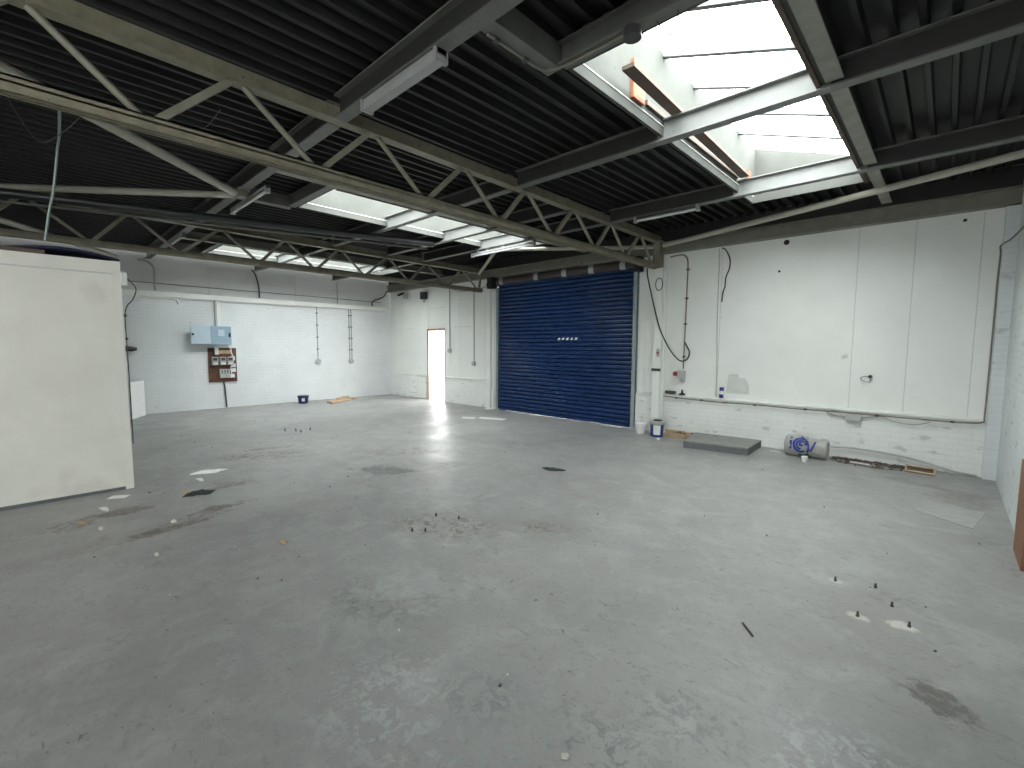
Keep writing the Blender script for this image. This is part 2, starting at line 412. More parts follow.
# rooflights (monopitch glazing on boarded kerbs)
TL, TRt = 4.22, 3.80
for i, (a, b_, RA, RB) in enumerate([(p0, p1, RY0, RY1) for p0, p1 in LIGHTS]):
    k = B()
    z0 = 3.52
    k.box(a-.03, a, RA-.03, RB+.03, z0, TL)
    k.box(b_, b_+.03, RA-.03, RB+.03, z0+.0, TRt)
    for y0, y1 in ((RA-.03, RA), (RB, RB+.03)):
        k.prism([(a, z0), (b_, z0), (b_, TRt), (a, TL)], 1, y0, y1)
    w = struct(k.build('window_%d' % (i+1), 'kerb', loc=(a, RA, z0)))
    # lower boarding strip line on the kerb
    B().box(a, a+.006, RA, RB, 3.60, 3.608).build('board_joint', 'seam', w)
    n = 6
    sl = (TRt-TL)/(b_-a)
    def zz(xx): return TL + sl*(xx-a)
    ys = [RA + (RB-RA)*j/n for j in range(n+1)]
    for j, y in enumerate(ys):
        if 0 < j < n:
            B().bar((a-.03, y, zz(a-.03)-.005), (b_+.03, y, zz(b_+.03)-.005), .05, .06).build('glazing_bar', 'gbar', w)
    for j in range(n):
        g = B(); yA, yB = ys[j]+.004, ys[j+1]-.004
        g.prism([(a-.03, zz(a-.03)+.02), (b_+.03, zz(b_+.03)+.02), (b_+.03, zz(b_+.03)+.028), (a-.03, zz(a-.03)+.028)], 1, yA, yB)
        g.build('pane', 'glass', w)
    B().box(b_-.03, b_, RA, RB, z0-.02, TRt-.06).build('kerb_lining', 'wood', w)

# personnel door in the back wall
df = B()
df.box(DX0, DX0+.05, -.01, .28, 0, DZ); df.box(DX1-.02, DX1, .02, .28, 0, DZ); df.box(DX0, DX1, -.01, .28, DZ-.045, DZ)
do = struct(df.build('door_1', 'frame', loc=(DX0, 0, 0)))
B().box(DX0+.05, DX0+.06, .0, .27, 0, DZ-.05).build('jamb_lining', 'white', do)
dl = B().bar((DX0+.21, .29, 1.02), (DX0-.34, .71, 1.02), .045, 1.9).build('door_leaf', 'wood', do)
B().box(DX0-.25, DX0-.17, .55, .57, 1.0, 1.03).build('door_handle', 'galv', dl)
struct(B().box(-60, 70, -70, 60, -.5, -.21).build('trim_3', 'ext', loc=(0,.35,-.25)))

# ------------------------------------------------------------------ roller shutter
SX0, SX1, SZ = 4.93, 8.72, 3.07
rs = thing('roller_shutter', ((SX0+SX1)/2, 0, 0), 'large navy blue steel roller shutter, closed, between the two wall columns', 'roller shutter')
cu = B(); p = .09; n = int(SZ/p); profc = []
zc = .06
pts = []
while zc < SZ-.01:
    for t in range(6):
        u = t/6; pts.append((-.024*math.sin(math.pi*u)**.55 if u else .012, zc+p*u))
    zc += p
pts.append((0, zc))
prof2 = [(.03+y, z) for (y, z) in pts] + [(.045, zc), (.045, .06)]
cu.prism(prof2, 0, SX0+.03, SX1-.03)
cur = cu.build('curtain', 'blue', rs, smooth=False)
bt = B().box(SX0+.03, SX1-.03, .0, .05, .005, .062).build('bottom_rail', 'blue', rs)
for (a, b_) in ((SX0-.02, SX0+.07), (SX1-.06, SX1+.04)):
    gd = B(); gd.box(a, b_, -.02, .0, 0, 3.02); gd.box(a, a+.012, -.02, .06, 0, 3.02); gd.box(b_-.012, b_, -.02, .06, 0, 3.02)
    gd.build('guide_rail', 'galv', rs)
B().tube([(SX0-.02, .06, 3.17), (SX1+.02, .06, 3.17)], .10, 20).build('barrel', 'barrel', rs, smooth=True)
for x in (5.08, 6.2, 7.0, 7.69, 8.42):
    q = B(); q.tube([(x-.06, .06, 3.17), (x+.06, .06, 3.17)], .103, 20)
    q.build('barrel_strap', 'label', rs, smooth=True)
for (a, b_) in ((SX0-.2, SX0-.02), (SX1+.02, SX1+.12)):
    e = B(); e.box(a, b_, -.16, .03, 3.0, 3.27); e.tube([((a+b_)/2, -.17, 3.14), ((a+b_)/2, .0, 3.14)], .07, 14)
    e.box(a+.02, b_-.02, -.2, -.16, 3.06, 3.12)
    e.build('end_plate', 'blk', rs)
lk = B().box(6.8, 7.44, .003, .02, 1.725, 1.775).build('lock_plate', 'blue', rs)
for j in range(5):
    x = 6.83+j*.115
    B().prism([(x, 1.728), (x+.055, 1.728), (x+.085, 1.774), (x+.03, 1.774)], 1, .001, .005).build('chevron_mark', 'white', lk)
# gap in light under the shutter
# channel / pelmet above shutter
pl = thing('pelmet_angle', (6.8, -.16, 3.25), 'taupe steel pelmet angle in two lengths just above the shutter barrel', 'angle')
for (a, b_) in ((5.0, 7.55), (7.7, 8.68)):
    B().box(a, b_, -.18, -.13, 3.26, 3.31).build('angle_length', 'taupe', pl)

# eaves beam
eb = thing('eaves_beam', (6.8, -.12, 3.28), 'taupe channel beam running along the top of the back wall', 'beam')
B().box(0, XR, -.06, -.045, 3.3, 3.46).build('web', 'taupe', eb)
B().box(0, XR, -.13, -.045, 3.45, 3.465).build('top_flange', 'taupe', eb)
B().box(0, XR, -.1, .035, 3.27, 3.3).build('bottom_flange', 'taupe', eb)

# columns
def column(x, w, d, ztop, label, name='steel_column'):
    t = thing(name, (x, -d/2, 0), label, 'column')
    s = B(); s.box(x-w/2, x+w/2, -d, -d+.014, 0, ztop); s.box(x-w/2, x+w/2, -.045, -.031, 0, ztop); s.box(x-.008, x+.008, -d+.014, -.045, 0, ztop)
    s.build('column_shaft', 'clad', t)
    B().box(x-w/2-.03, x+w/2+.03, -d-.03, -.031, 0, .018).build('base_plate', 'clad', t)
    B().box(x-w/2, x+w/2, -d, -.031, ztop, ztop+.015).build('cap_plate', 'clad', t)
    return t
c1 = column(9.265, .15, .2, 2.985, 'white painted steel column to the right of the blue shutter')
column(4.8, .12, .18, 2.95, 'white painted steel column to the left of the blue shutter')
B().box(9.18, 9.35, -.215, -.2, 1.15, 1.2).build('dark_clamp', 'dk', c1)
b1 = thing('side_post', (9.0, -.02, 0), 'narrow white boxed post between the shutter guide and the right-hand column', 'post')
B().box(8.95, 9.15, -.028, .038, .732, 3.25).build('post_face', 'clad', b1)

# ------------------------------------------------------------------ trusses
def truss(x, zb, zt, end, label):
    t = thing('roof_truss', (x, 0, zb), label, 'truss')
    yE = YF+.02
    def zl(y): return zb
    def zu(y): return zt - .006*(y+4)
    u = B()
    def sl(b, x0, x1, za, zb_):
        k = len(b.v)
        for y in (-.04, yE):
            for xx in (x0, x1):
                for z in (za, zb_): b.v.append((xx, y, z + zu(y)-zt))
        b.f += [tuple(k+i for i in q) for q in ((0,1,3,2),(4,6,7,5),(0,4,5,1),(2,3,7,6),(0,2,6,4),(1,5,7,3))]
    sl(u, x-.055, x+.055, zt, zt+.012); sl(u, x-.006, x+.006, zt+.012, zt+.13)
    u.build('top_chord', 'truss', t)
    l = B(); l.box(x-.05, x+.05, yE, -.06, zb+.0, zb+.012); l.box(x-.008, x+.008, yE, -.06, zb-.045, zb+.045)
    l.box(x-.05, x+.05, yE, -.06, zb+.033, zb+.045); l.box(x-.05, x-.04, yE, -.06, zb-.045, zb+.045); l.box(x+.04, x+.05, yE, -.06, zb-.045, zb+.045)
    l.build('bottom_chord', 'truss', t)
    lows = end['low']; ups = end['up']
    P = sorted([(y, 0) for y in lows] + [(y, 1) for y in ups], reverse=True)
    for i in range(len(P)-1):
        (ya, ka), (yb, kb) = P[i], P[i+1]
        if ka == kb: continue
        g = .045
        ya2, yb2 = ya-g, yb+g
        za = zb+.045 if ka == 0 else zu(ya)+.0
        zb_ = zb+.045 if kb == 0 else zu(yb)+.0
        if i % 2 == 0: B().bar((x, ya2, za), (x, yb2, zb_), .045, .045).build('web_brace', 'web', t)
        else: B().tube([(x, ya2, za), (x, yb2, zb_)], .023, 10).build('web_brace', 'web', t, smooth=True)
    return t
LOW = [-.35,-1.29,-2.17,-3.17,-4.17,-5.23,-6.31,-7.43,-8.55,-9.65,-10.75,-11.85]
UPN = [-.06,-.81,-1.74,-2.71,-3.71,-4.72,-5.80,-6.9,-8.0,-9.1,-10.2,-11.3,-12.4]
tr1 = truss(T1, 3.035, 3.48, dict(low=LOW, up=UPN), 'beige lattice roof truss nearest the camera, ending on the column right of the shutter')
B().box(T1-.06, T1+.06, -.2, -.03, 3.0, 3.5).build('end_bracket', 'truss', tr1)
LOW2 = [-.19,-1.15,-2.23,-3.28,-4.28,-5.25,-6.37,-7.4,-8.5,-9.6,-10.7,-11.8]
UP2 = [-.04,-.72,-1.75,-2.74,-3.78,-4.8,-5.8,-6.95,-8.0,-9.1,-10.2,-11.3,-12.4]
tr2 = truss(T2, 2.985, 3.42, dict(low=LOW2, up=UP2), 'beige lattice roof truss further back, ending just left of the shutter')

# ------------------------------------------------------------------ purlins (I beams along x), one per bay
def ibeam(y, x0, x1, z0, h, label, white=None, name='roof_beam', w=.1, m='beam'):
    t = thing(name, ((x0+x1)/2, y, z0), label, 'beam')
    segs = [(x0, x1, m, 'flange')]
    if white:
        a, b_ = white
        segs = [(x0, a, m, 'flange'), (b_, x1, m, 'flange')]
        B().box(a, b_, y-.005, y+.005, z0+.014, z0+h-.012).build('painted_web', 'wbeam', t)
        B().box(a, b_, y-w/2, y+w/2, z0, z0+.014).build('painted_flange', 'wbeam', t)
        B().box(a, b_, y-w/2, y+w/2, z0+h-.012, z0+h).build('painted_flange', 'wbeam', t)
    for (p0, p1, ma, mb) in segs:
        if p1-p0 < .02: continue
        B().box(p0, p1, y-.005, y+.005, z0+.014, z0+h-.012).build('web', ma, t)
        B().box(p0, p1, y-w/2, y+w/2, z0, z0+.014).build('bottom_flange', mb, t)
        B().box(p0, p1, y-w/2, y+w/2, z0+h-.012, z0+h).build('top_flange', mb, t)
    return t
bays = [(T1+.06, XR-.01, 'right-hand bay', 0), (T2+.06, T1-.06, 'middle bay', 1), (.0, T2-.06, 'far left bay', 2)]
for (x0, x1, bay, li) in bays:
    a, b_ = LIGHTS[li]
    rl = {0:'big near rooflight', 1:'middle rooflight', 2:'far rooflight'}[li]
    ibeam(-6.13, x0, x1, 3.49, .19, 'deep dark grey I-beam of the %s, in front of the %s' % (bay, rl), w=.11)
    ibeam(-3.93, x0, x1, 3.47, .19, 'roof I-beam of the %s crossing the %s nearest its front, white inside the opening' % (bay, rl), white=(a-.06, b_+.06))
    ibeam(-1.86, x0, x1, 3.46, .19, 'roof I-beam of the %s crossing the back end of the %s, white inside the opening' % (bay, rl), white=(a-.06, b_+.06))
    # trimmers along the rooflight
    for (xa, xb, side, y0, y1, mm) in ((a-.16, a-.035, 'left', -6.08, -5.42, 'flange'), (b_+.035, b_+.145, 'right', -6.07, -.14, 'trim')):
        tt = thing('trimmer_channel', ((xa+xb)/2, (y0+y1)/2, 3.5), '%s channel on the %s side of the %s' % ('long pale steel' if side == 'right' else 'short dark grey steel', side, rl), 'channel')
        ybreaks = [y0] + [q for q in (-3.93, -1.86) if y0 < q < y1] + [y1]
        for j in range(len(ybreaks)-1):
            p0 = ybreaks[j] + (.055 if j else 0); p1 = ybreaks[j+1] - (.055 if j < len(ybreaks)-2 else 0)
            q = B(); q.box(xa, xb, p0, p1, 3.5, 3.515); q.box(xa if side == 'right' else xb-.012, xa+.012 if side == 'right' else xb, p0, p1, 3.515, 3.66)
            q.build('channel_length', mm, tt)
    hd = ibeam(-5.42, a-.03, b_+.03, 3.51, .15, 'short header beam closing the front end of the %s' % rl, w=.09, m='flange', name='header_beam')
a, b_ = LIGHTS[1]
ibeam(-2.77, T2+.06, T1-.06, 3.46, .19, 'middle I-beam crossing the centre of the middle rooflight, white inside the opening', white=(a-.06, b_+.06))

# bracing tubes
def pipe(name, pts, r, m, label, cat, n=12, group=None, clips=None, clipm='dk', cr=None):
    b = B(); b.tube(pts, r, n); o = b.build(name, m, smooth=True); tag(o, label, cat, group)
    if clips:
        for c in clips:
            c = Vector(c); d = .03
            B().box(c.x-(cr or r*1.7), c.x+(cr or r*1.7), c.y-(cr or r*1.7), c.y+(cr or r*1.7), c.z-.012, c.z+.012).build('clip', clipm, o)
    return o
pipe('brace_tube', [(T1-.07, -8.9, 3.44), (6.68, -6.22, 3.44)], .045, 'tube', 'cream brace tube at upper left behind the near truss, meeting the deep beam', 'brace')
pipe('brace_tube', [(T2+.07, -8.6, 3.44), (6.58, -6.2, 3.44)], .04, 'tube', 'round cream brace tube at far left, nearly level, above the partition', 'brace')
pipe('brace_tube', [(T2-.07, -9.3, 3.44), (1.6, -7.5, 3.42), (.3, -6.7, 3.42)], .045, 'tube', 'cream brace tube beyond the far truss at the left edge, above the partition', 'brace')
pipe('brace_tube', [(T1-.08, -.1, 3.4), (6.8, -1.78, 3.42)], .035, 'tube', 'round cream brace tube above the shutter running left to the white light fitting', 'brace')
pipe('brace_tube', [(T2+.07, -.2, 3.38), (6.7, -1.78, 3.42)], .035, 'tube', 'short steep looking cream brace tube at the top left corner of the shutter', 'brace')
pipe('brace_tube', [(T1+.1, -.12, 3.40), (13.56, -1.52, 3.43)], .04, 'tube', 'long round cream brace tube at upper right, from the column past the near rooflight', 'brace')
g = thing('gusset_bracket', (6.68, -6.15, 3.42), 'small steel gusset where two brace tubes meet under the deep beam', 'bracket')
B().box(6.55, 6.8, -6.22, -6.08, 3.468, 3.488).build('gusset_plate', 'taupe', g)
B().box(6.6, 6.74, -6.2, -6.1, 3.40, 3.468).build('gusset_web', 'taupe', g)

# black overhead pipe
pipe('overhead_pipe', [(6.17,-2.86,3.44), (5.0,-8.4,3.33)], .055, 'blackpipe', 'thick black overhead pipe running beside the middle rooflight', 'pipe')
pipe('gutter_rail', [(6.02,-2.9,3.37), (4.85,-8.4,3.26)], .016, 'flange', 'thin grey rail running just under the thick black overhead pipe', 'rail')

# ------------------------------------------------------------------ light fittings
def fitting(x0, x1, y, z, kind, label):
    t = thing('fluorescent_fitting', ((x0+x1)/2, y, z), label, 'light fitting')
    if kind == 0:
        B().box(x0, x1, y-.035, y+.035, z+.04, z+.08).build('spine', 'offw', t)
        B().prism([(y-.045, z+.04), (y-.036, z+.0), (y+.036, z+.0), (y+.045, z+.04)], 0, x0+.03, x1-.03).build('diffuser', 'offw', t)
        for a in (x0, x1-.03): B().box(a, a+.03, y-.05, y+.05, z-.006, z+.08).build('end_cap', 'offw', t)
    else:
        B().box(x0, x1, y-.025, y+.025, z+.025, z+.055).build('spine', 'offw' if kind == 1 else 'dk', t)
        B().tube([(x0+.03, y, z), (x1-.03, y, z)], .019, 12).build('tube', 'tubel', t, smooth=True)
        for a in (x0, x1-.04): B().box(a, a+.04, y-.03, y+.03, z-.028, z+.055).build('lamp_holder', 'offw', t)
    return t
fitting(9.68, 10.64, -6.13, 3.416, 0, 'dusty white fluorescent fitting under the deep beam, the nearest and largest')
fitting(5.78, 7.14, -6.0, 3.42, 1, 'white fluorescent fitting under the deep beam left of the middle rooflight')
fitting(2.5, 3.55, -6.13, 3.44, 1, 'small far white fluorescent fitting above the back left wall')
fitting(9.68, 10.62, -1.88, 3.41, 2, 'bare tube fluorescent fitting under the beam right of the near truss')
f5 = fitting(6.1, 7.75, -1.86, 3.37, 1, 'long white fluorescent fitting hung below the middle rooflight above the shutter corner')
for x in (6.3, 6.55, 7.0): B().box(x-.02, x+.02, -1.88, -1.84, 3.42, 3.462).build('hanger', 'offw', f5)

# planks lying on beams beside the kerb of the big rooflight
pk = B().bar((11.25, -4.87, 3.675), (11.18, -1.92, 3.675), .10, .03).build('loose_plank', 'wood')
tag(pk, 'brown wooden plank laid on the beams across the near rooflight opening', 'plank')
pk2 = B().bar((11.105, -4.3, 3.68), (11.105, -1.95, 3.68), .02, .04).build('loose_batten', 'wood')
tag(pk2, 'thin brown batten beside the plank in the near rooflight, against the kerb', 'batten')
ob = B(); ob.box(11.091, 11.12, -4.55, -4.36, 3.63, 3.93); o_ = ob.build('kerb_block', 'orange'); tag(o_, 'orange brown timber block fixed upright on the near rooflight kerb behind the plank', 'timber block')
ob = B(); ob.box(11.1, 11.12, -1.62, -1.5, 3.66, 3.85); o_ = ob.build('kerb_block', 'orange'); tag(o_, 'faded pink timber block at the far end of the near rooflight kerb', 'timber block')
# conduit and junction box on trimmer / header
pipe('light_conduit', smooth_pts([(10.95,-6.02,3.491),(10.95,-5.7,3.491),(10.96,-5.53,3.491),(11.05,-5.45,3.495),(11.3,-5.43,3.501),(11.58,-5.43,3.501)]), .01, 'taupe', 'pale conduit under the short trimmer bending along the header of the near rooflight', 'conduit', clips=[(10.95,-5.95,3.49),(10.95,-5.68,3.49)])
jb = B(); jb.tube([(11.6,-5.43,3.46),(11.6,-5.43,3.516)], .055, 16); tag(jb.build('junction_box', 'dk', smooth=True), 'round dark conduit box under the header of the near rooflight', 'junction box')
pipe('loose_wire', smooth_pts([(11.74,-5.40,3.512),(11.78,-5.36,3.44),(11.84,-5.35,3.43),(11.86,-5.37,3.47),(11.87,-5.40,3.512)]), .004, 'blk', 'thin black wire loop dangling at the header of the near rooflight', 'wire', n=6)

# ------------------------------------------------------------------ partition (office box) on the left
PX, PY, PZ = 6.62, -7.35, 2.47
pt = B().box(3.0, PX, YF+.01, PY, 0, PZ)
po = pt.build('partition_box', 'part', loc=(PX, PY, 0)); tag(po, 'cream boarded office partition at the left of the room', 'partition')
B().box(PX, PX+.012, PY-.06, PY+.012, .0, PZ+.0).build('corner_post', 'part', po)
B().box(PX, PX+.018, YF+.02, PY-.05, PZ-.14, PZ-.128).build('board_joint', 'seam', po)
B().box(PX-.06, PX+.03, YF+.02, PY-.55, PZ, PZ+.035).build('top_rail', 'wood', po)
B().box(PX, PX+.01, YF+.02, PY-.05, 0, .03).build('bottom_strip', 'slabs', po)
# tarp on top
tb = B(); nx, ny = 14, 10; k0 = len(tb.v)
for i in range(nx+1):
    for j in range(ny+1):
        u, v = i/nx, j/ny
        tb.v.append((PX-1.5+1.5*u, PY-.95+.95*v + .03*math.sin(9*u), PZ+.03+.05*math.sin(math.pi*v)*(.6+.4*math.sin(7*u+1)) + .012*math.sin(11*u+5*v)))
for i in range(nx):
    for j in range(ny):
        a = k0+i*(ny+1)+j; tb.f.append((a, a+ny+1, a+ny+2, a+1))
to = tb.build('tarpaulin', 'tarp', smooth=True); s_ = to.modifiers.new('t', 'SOLIDIFY'); s_.thickness = .02
tag(to, 'crumpled navy blue tarpaulin lying on top of the cream partition', 'tarpaulin')
wbx = B().box(PX-.02, PX+.05, PY+.012, PY+.06, 2.22, 2.36); o_ = wbx.build('switch_box', 'white'); tag(o_, 'small white switch box at the top corner of the cream partition', 'switch box')
pipe('hanging_cable', smooth_pts([(PX+.02,PY+.06,2.3),(PX+.03,PY+.13,2.2),(PX+.03,PY+.1,2.08),(PX+.03,PY+.03,1.95),(PX+.034,PY+.024,1.6),(PX+.03,PY+.026,1.2),(PX+.034,PY+.024,.5)]), .006, 'dk', 'thin dark cable clipped down the corner edge of the cream partition', 'cable', n=6,
     clips=[(PX+.032,PY+.026,1.9),(PX+.032,PY+.026,1.65)], cr=.012)

# white board leaning at far left
wp = B(); wp.bar((.66,-6.66,.39), (.13,-6.36,.39), .05, .78); o_ = wp.build('white_panel', 'white'); tag(o_, 'plain white panel standing on the floor beyond the cream partition', 'panel')

# hanging hoses top left
pipe('hanging_hose', smooth_pts([(9.14,-7.85,3.0),(8.75,-7.84,2.97),(8.66,-7.85,2.9),(8.6,-7.88,2.65),(8.58,-7.91,2.5),(8.56,-7.94,2.3)]), .008, 'hose', 'grey green hose hanging down from the near truss at upper left', 'hose', n=8)
pipe('wire_loop', smooth_pts([(9.16,-8.1,3.1),(8.95,-8.03,2.98),(8.75,-7.93,2.9),(8.9,-7.82,2.96),(9.1,-7.76,3.0)]), .003, 'dk', 'thin dark wire loop sagging below the near truss at the left edge', 'wire', n=6)
pipe('loose_wire', smooth_pts([(T1-.03,-7.0,3.3),(9.1,-7.1,3.15),(9.12,-7.25,3.12)]), .003, 'dk', 'short curled wire hanging at the near truss upper left', 'wire', n=6)

# ------------------------------------------------------------------ left wall services
tk = B().box(0, .09, -7.2, -.15, 2.66, 2.78).build('cable_trunking', 'clad'); tag(tk, 'long white cable trunking along the back left brick wall', 'trunking')
B().box(.0, .095, -7.2, -.15, 2.778, 2.786).build('lid_edge', 'seam', tk)
pipe('wall_cable', [(.0,-7.2,2.97),(-.0,-4,2.955),(.0,-2,2.95),(.0,-.3,2.93)], .008, 'dk', 'thin dark cable running level above the white trunking', 'cable', n=6)
def wire(pts, r, m, lb, name='wall_cable', cat='cable', **k): return pipe(name, smooth_pts(pts), r, m, lb, cat, n=8, **k)
wire([(.03,-6.3,3.44),(.02,-6.12,3.42),(.02,-6.03,3.3),(.02,-6.02,3.1),(.02,-6.02,2.8)], .022, 'cond', 'curved pale conduit dropping to the trunking beside the cream partition', 'wall_conduit', 'conduit')
wire([(.03,-4.02,3.5),(.02,-3.93,3.4),(.02,-3.86,3.1),(.02,-3.85,2.8)], .02, 'dk', 'curved dark cable dropping to the trunking above the meter board')
wire([(.0,-1.75,3.4),(.0,-1.73,3.1),(.0,-1.73,2.8)], .014, 'cond', 'thin vertical pale conduit above the trunking near the far corner', 'wall_conduit', 'conduit')
wire([(.02,-.1,3.3),(.04,-.25,3.1),(.03,-.6,2.95),(.03,-.62,2.8)], .018, 'dk', 'dark cable bending down into the trunking end at the far corner')
dc = thing('dropper_trunking', (.04,-4.83,2.1), 'vertical white trunking dropping from the long trunking to the blue cabinet', 'trunking')
B().box(0,.05,-4.84,-4.75,2.04,2.66).build('trunking_body', 'clad', dc)
B().box(0,.06,-4.88,-4.84,2.04,2.66).build('trunking_side', 'cond', dc)
wire([(.024,-6.9,2.636),(.024,-6.12,2.636),(.024,-5.72,2.636),(.024,-5.62,2.6),(.024,-5.59,2.52)], .025, 'clad', 'short white conduit elbow just under the trunking left of the cabinet', 'conduit_elbow', 'conduit')
# electrical cabinet: body with open door swung left
ec = thing('electrical_cabinet', (.1,-4.8,1.55), 'pale blue electrical cabinet with its door swung open, on the brick wall above the meters', 'electrical cabinet')
B().box(0,.22,-5.03,-4.59,1.59,2.03).build('cabinet_body', 'cab', ec, bevel=.006)
dr = B(); dr.box(.2,.225,-5.43,-5.03,1.6,2.03); d_ = dr.build('door', 'cab2', ec, bevel=.004)
B().box(.225,.235,-5.41,-5.37,1.8,1.85).build('latch', 'blk', d_)
B().box(.22,.228,-4.88,-4.74,1.79,1.95).build('window_plate', 'cab2', ec)
B().box(.22,.235,-4.65,-4.61,1.77,1.87).build('latch', 'blk', ec)
# meter board
mb_ = thing('meter_board', (.02,-4.8,.67), 'brown wooden meter board with grey meters, below the blue cabinet', 'meter board')
B().box(0,.03,-5.06,-4.45,.66,1.5).build('backboard', 'board', mb_)
B().box(.03,.05,-4.85,-4.55,1.36,1.45).build('cable_bundle', 'timber', mb_)
for y in (-5.0,-4.83,-4.67):
    mm_ = B().box(.03,.12,y-.0,y+.13,1.08,1.28).build('meter', 'greyb', mb_, bevel=.006)
    B().box(.12,.125,y+.02,y+.11,1.19,1.26).build('display', 'dk', mm_)
    B().box(.12,.13,y+.02,y+.11,1.10,1.14).build('terminal_cover', 'white', mm_)
B().box(.03,.1,-4.93,-4.85,1.34,1.52).build('cutout_fuse', 'white', mb_)
mh = B().box(.03,.12,-4.85,-4.63,.76,.98).build('service_head', 'greyb', mb_, bevel=.01)
for y in (-4.8,-4.74,-4.68): B().box(.12,.13,y-.008,y+.008,.87,.96).build('fuse_slot', 'dk', mh)
for (y, z) in ((-4.55,.76),(-4.52,.9),(-4.52,1.02),(-4.53,1.2)): B().box(.03,.09,y-.06,y+.03,z,z+.09).build('small_switch', 'white', mb_)
B().tube(smooth_pts([(.07,-4.58,1.5),(.09,-4.57,1.38),(.08,-4.53,1.2),(.08,-4.6,1.0),(.08,-4.58,.85)]), .012, 8).build('white_lead', 'white', mb_, smooth=True)
wire([(.02,-4.75,.655),(.02,-4.73,.5),(.02,-4.71,.02)], .018, 'dk', 'dark incoming cable running from the meter board down to the floor', 'supply_cable')
# conduits with socket boxes
def sock(root_wall, x, y, z0, z1, dbl, label):
    t = thing('conduit_drop', (x, y, z0), label, 'conduit')
    dx, dy = (1, 0) if root_wall == 'L' else (0, -1)
    offs = (-.035, .035) if dbl else (0,)
    for o in offs:
        B().tube([(x+.015*dx+(o if dy else 0), y+.015*dy+(o if dx else 0), z0+.05), (x+.015*dx+(o if dy else 0), y+.015*dy+(o if dx else 0), z1)], .013, 8).build('conduit_pipe', 'cond', t, smooth=True)
    w = .028+ (.03 if dbl else 0)
    z = z0+.35
    while z < z1-.1 and dx:
        q = B()
        if dx: q.box(x, x+.035, y-w, y+w, z-.014, z+.014)
        else: q.box(x-w, x+w, y-.035, y, z-.014, z+.014)
        q.build('saddle_clip', 'rust', t); z += .34
    q = B()
    if dx: q.tube([(x+.0, y, z0), (x+.06, y, z0)], .07, 16)
    else: q.tube([(x, y-.0, z0), (x, y-.06, z0)], .06, 16)
    q.build('socket_box', 'greyb', t, smooth=True)
sock('L', 0, -2.36, 1.12, 2.66, False, 'single conduit drop with round socket box, left of the pair on the brick wall')
sock('L', 0, -1.36, 1.10, 2.66, True, 'double conduit drop with socket box, right of the pair on the brick wall')
sock('B', 3.04, .034, 1.45, 3.25, False, 'thin conduit drop with small box just right of the open door')
sock('B', 4.05, .034, 1.12, 3.25, False, 'longer conduit drop with round switch between the door and the shutter')
hb = B().tube([(.08,-6.75,1.49),(.09,-6.6,1.49),(.08,-6.5,1.48),(.06,-6.42,1.48)], [.05,.06,.055,.03], 12); hb.box(0,.05,-6.7,-6.5,1.44,1.53); o_ = hb.build('wall_bracket', 'blk'); tag(o_, 'black bracket on the brick wall just beyond the partition edge', 'bracket')
# cameras / floodlight at the far corner
fl = thing('floodlight', (1.95,.0,2.9), 'black floodlight with a hanging sensor high on the wall left of the door', 'floodlight')
B().box(1.84,2.05,-.12,-.0,2.93,3.14).build('lamp_body', 'blk', fl, bevel=.01)
B().box(1.92,1.96,-.0,.04,3.0,3.08).build('mount', 'dk', fl)
B().tube([(1.94,-.06,2.93),(1.94,-.07,2.86)], .03, 10).build('sensor', 'greyb', fl)
cc = thing('corner_spotlight', (.95,-.02,3.1), 'small black bracketed spotlight high in the far corner', 'spotlight')
B().tube([(.7,-.12,3.13),(.92,-.06,3.18)], .035, 12).build('head', 'blk', cc, smooth=True)
B().box(.9,1.0,-.08,.038,3.02,3.2).build('wall_bracket', 'greyb', cc)
wire([(3.1,-.02,3.16),(3.5,-.02,3.05),(4.1,-.02,3.02),(4.5,-.05,3.06),(4.75,-.06,3.12)], .007, 'dk', 'thin dark cable sagging from the truss to the shutter end plate')

# ------------------------------------------------------------------ back wall services, right part
wire([(9.02,-.16,3.02),(9.06,-.23,2.87),(9.2,-.24,2.35),(9.33,-.22,1.9),(9.48,-.12,1.54),(9.66,-.1,1.35),(9.77,-.05,1.38),(9.8,-.04,1.5),(9.75,-.03,1.6),(9.7,-.03,1.68)], .012, 'blk', 'thick black cable sweeping down across the column and looping up beside the conduit', 'looping_cable')
wire([(9.38,-.02,3.2),(9.56,-.0,3.22),(9.66,-.0,3.18),(9.7,-.0,3.05),(9.695,.01,2.6),(9.69,.01,2.0),(9.685,.01,1.6),(9.68,.01,1.2)], .011, 'rust', 'dark conduit bending down the wall to the red isolator switch', 'wall_conduit', 'conduit',
     clips=[(9.7,.012,2.95),(9.695,.012,2.45),(9.69,.012,2.0),(9.685,.012,1.42)], cr=.022)
isw = thing('isolator_switch', (9.66,.0,1.1), 'grey isolator switch with red rotary handle on the wall right of the column', 'switch')
B().box(9.6,9.72,-.06,.035,1.03,1.17).build('switch_body', 'greyb', isw, bevel=.008)
B().tube([(9.57,-.08,1.11),(9.57,.0,1.11)], .042, 14).build('red_handle', 'red', isw, smooth=True)
B().box(9.63,9.71,-.03,.035,.96,1.03).build('cable_gland', 'greyb', isw)
wire([(10.22,.01,3.24),(10.23,.01,2.9),(10.23,.015,2.4),(10.235,.02,1.9),(10.26,.02,1.2),(10.26,.02,.76)], .006, 'cond', 'very thin pale cable running straight down the white boards', 'thin_wire')
wire([(10.27,-.01,3.24),(10.33,.0,3.2),(10.4,.0,3.05),(10.4,.0,2.9),(10.35,.0,2.75),(10.34,.0,2.6),(10.31,.0,2.5),(10.3,.0,2.35)], .01, 'dk', 'kinked dark cable hanging at the top of the white boards', 'kinked_cable')
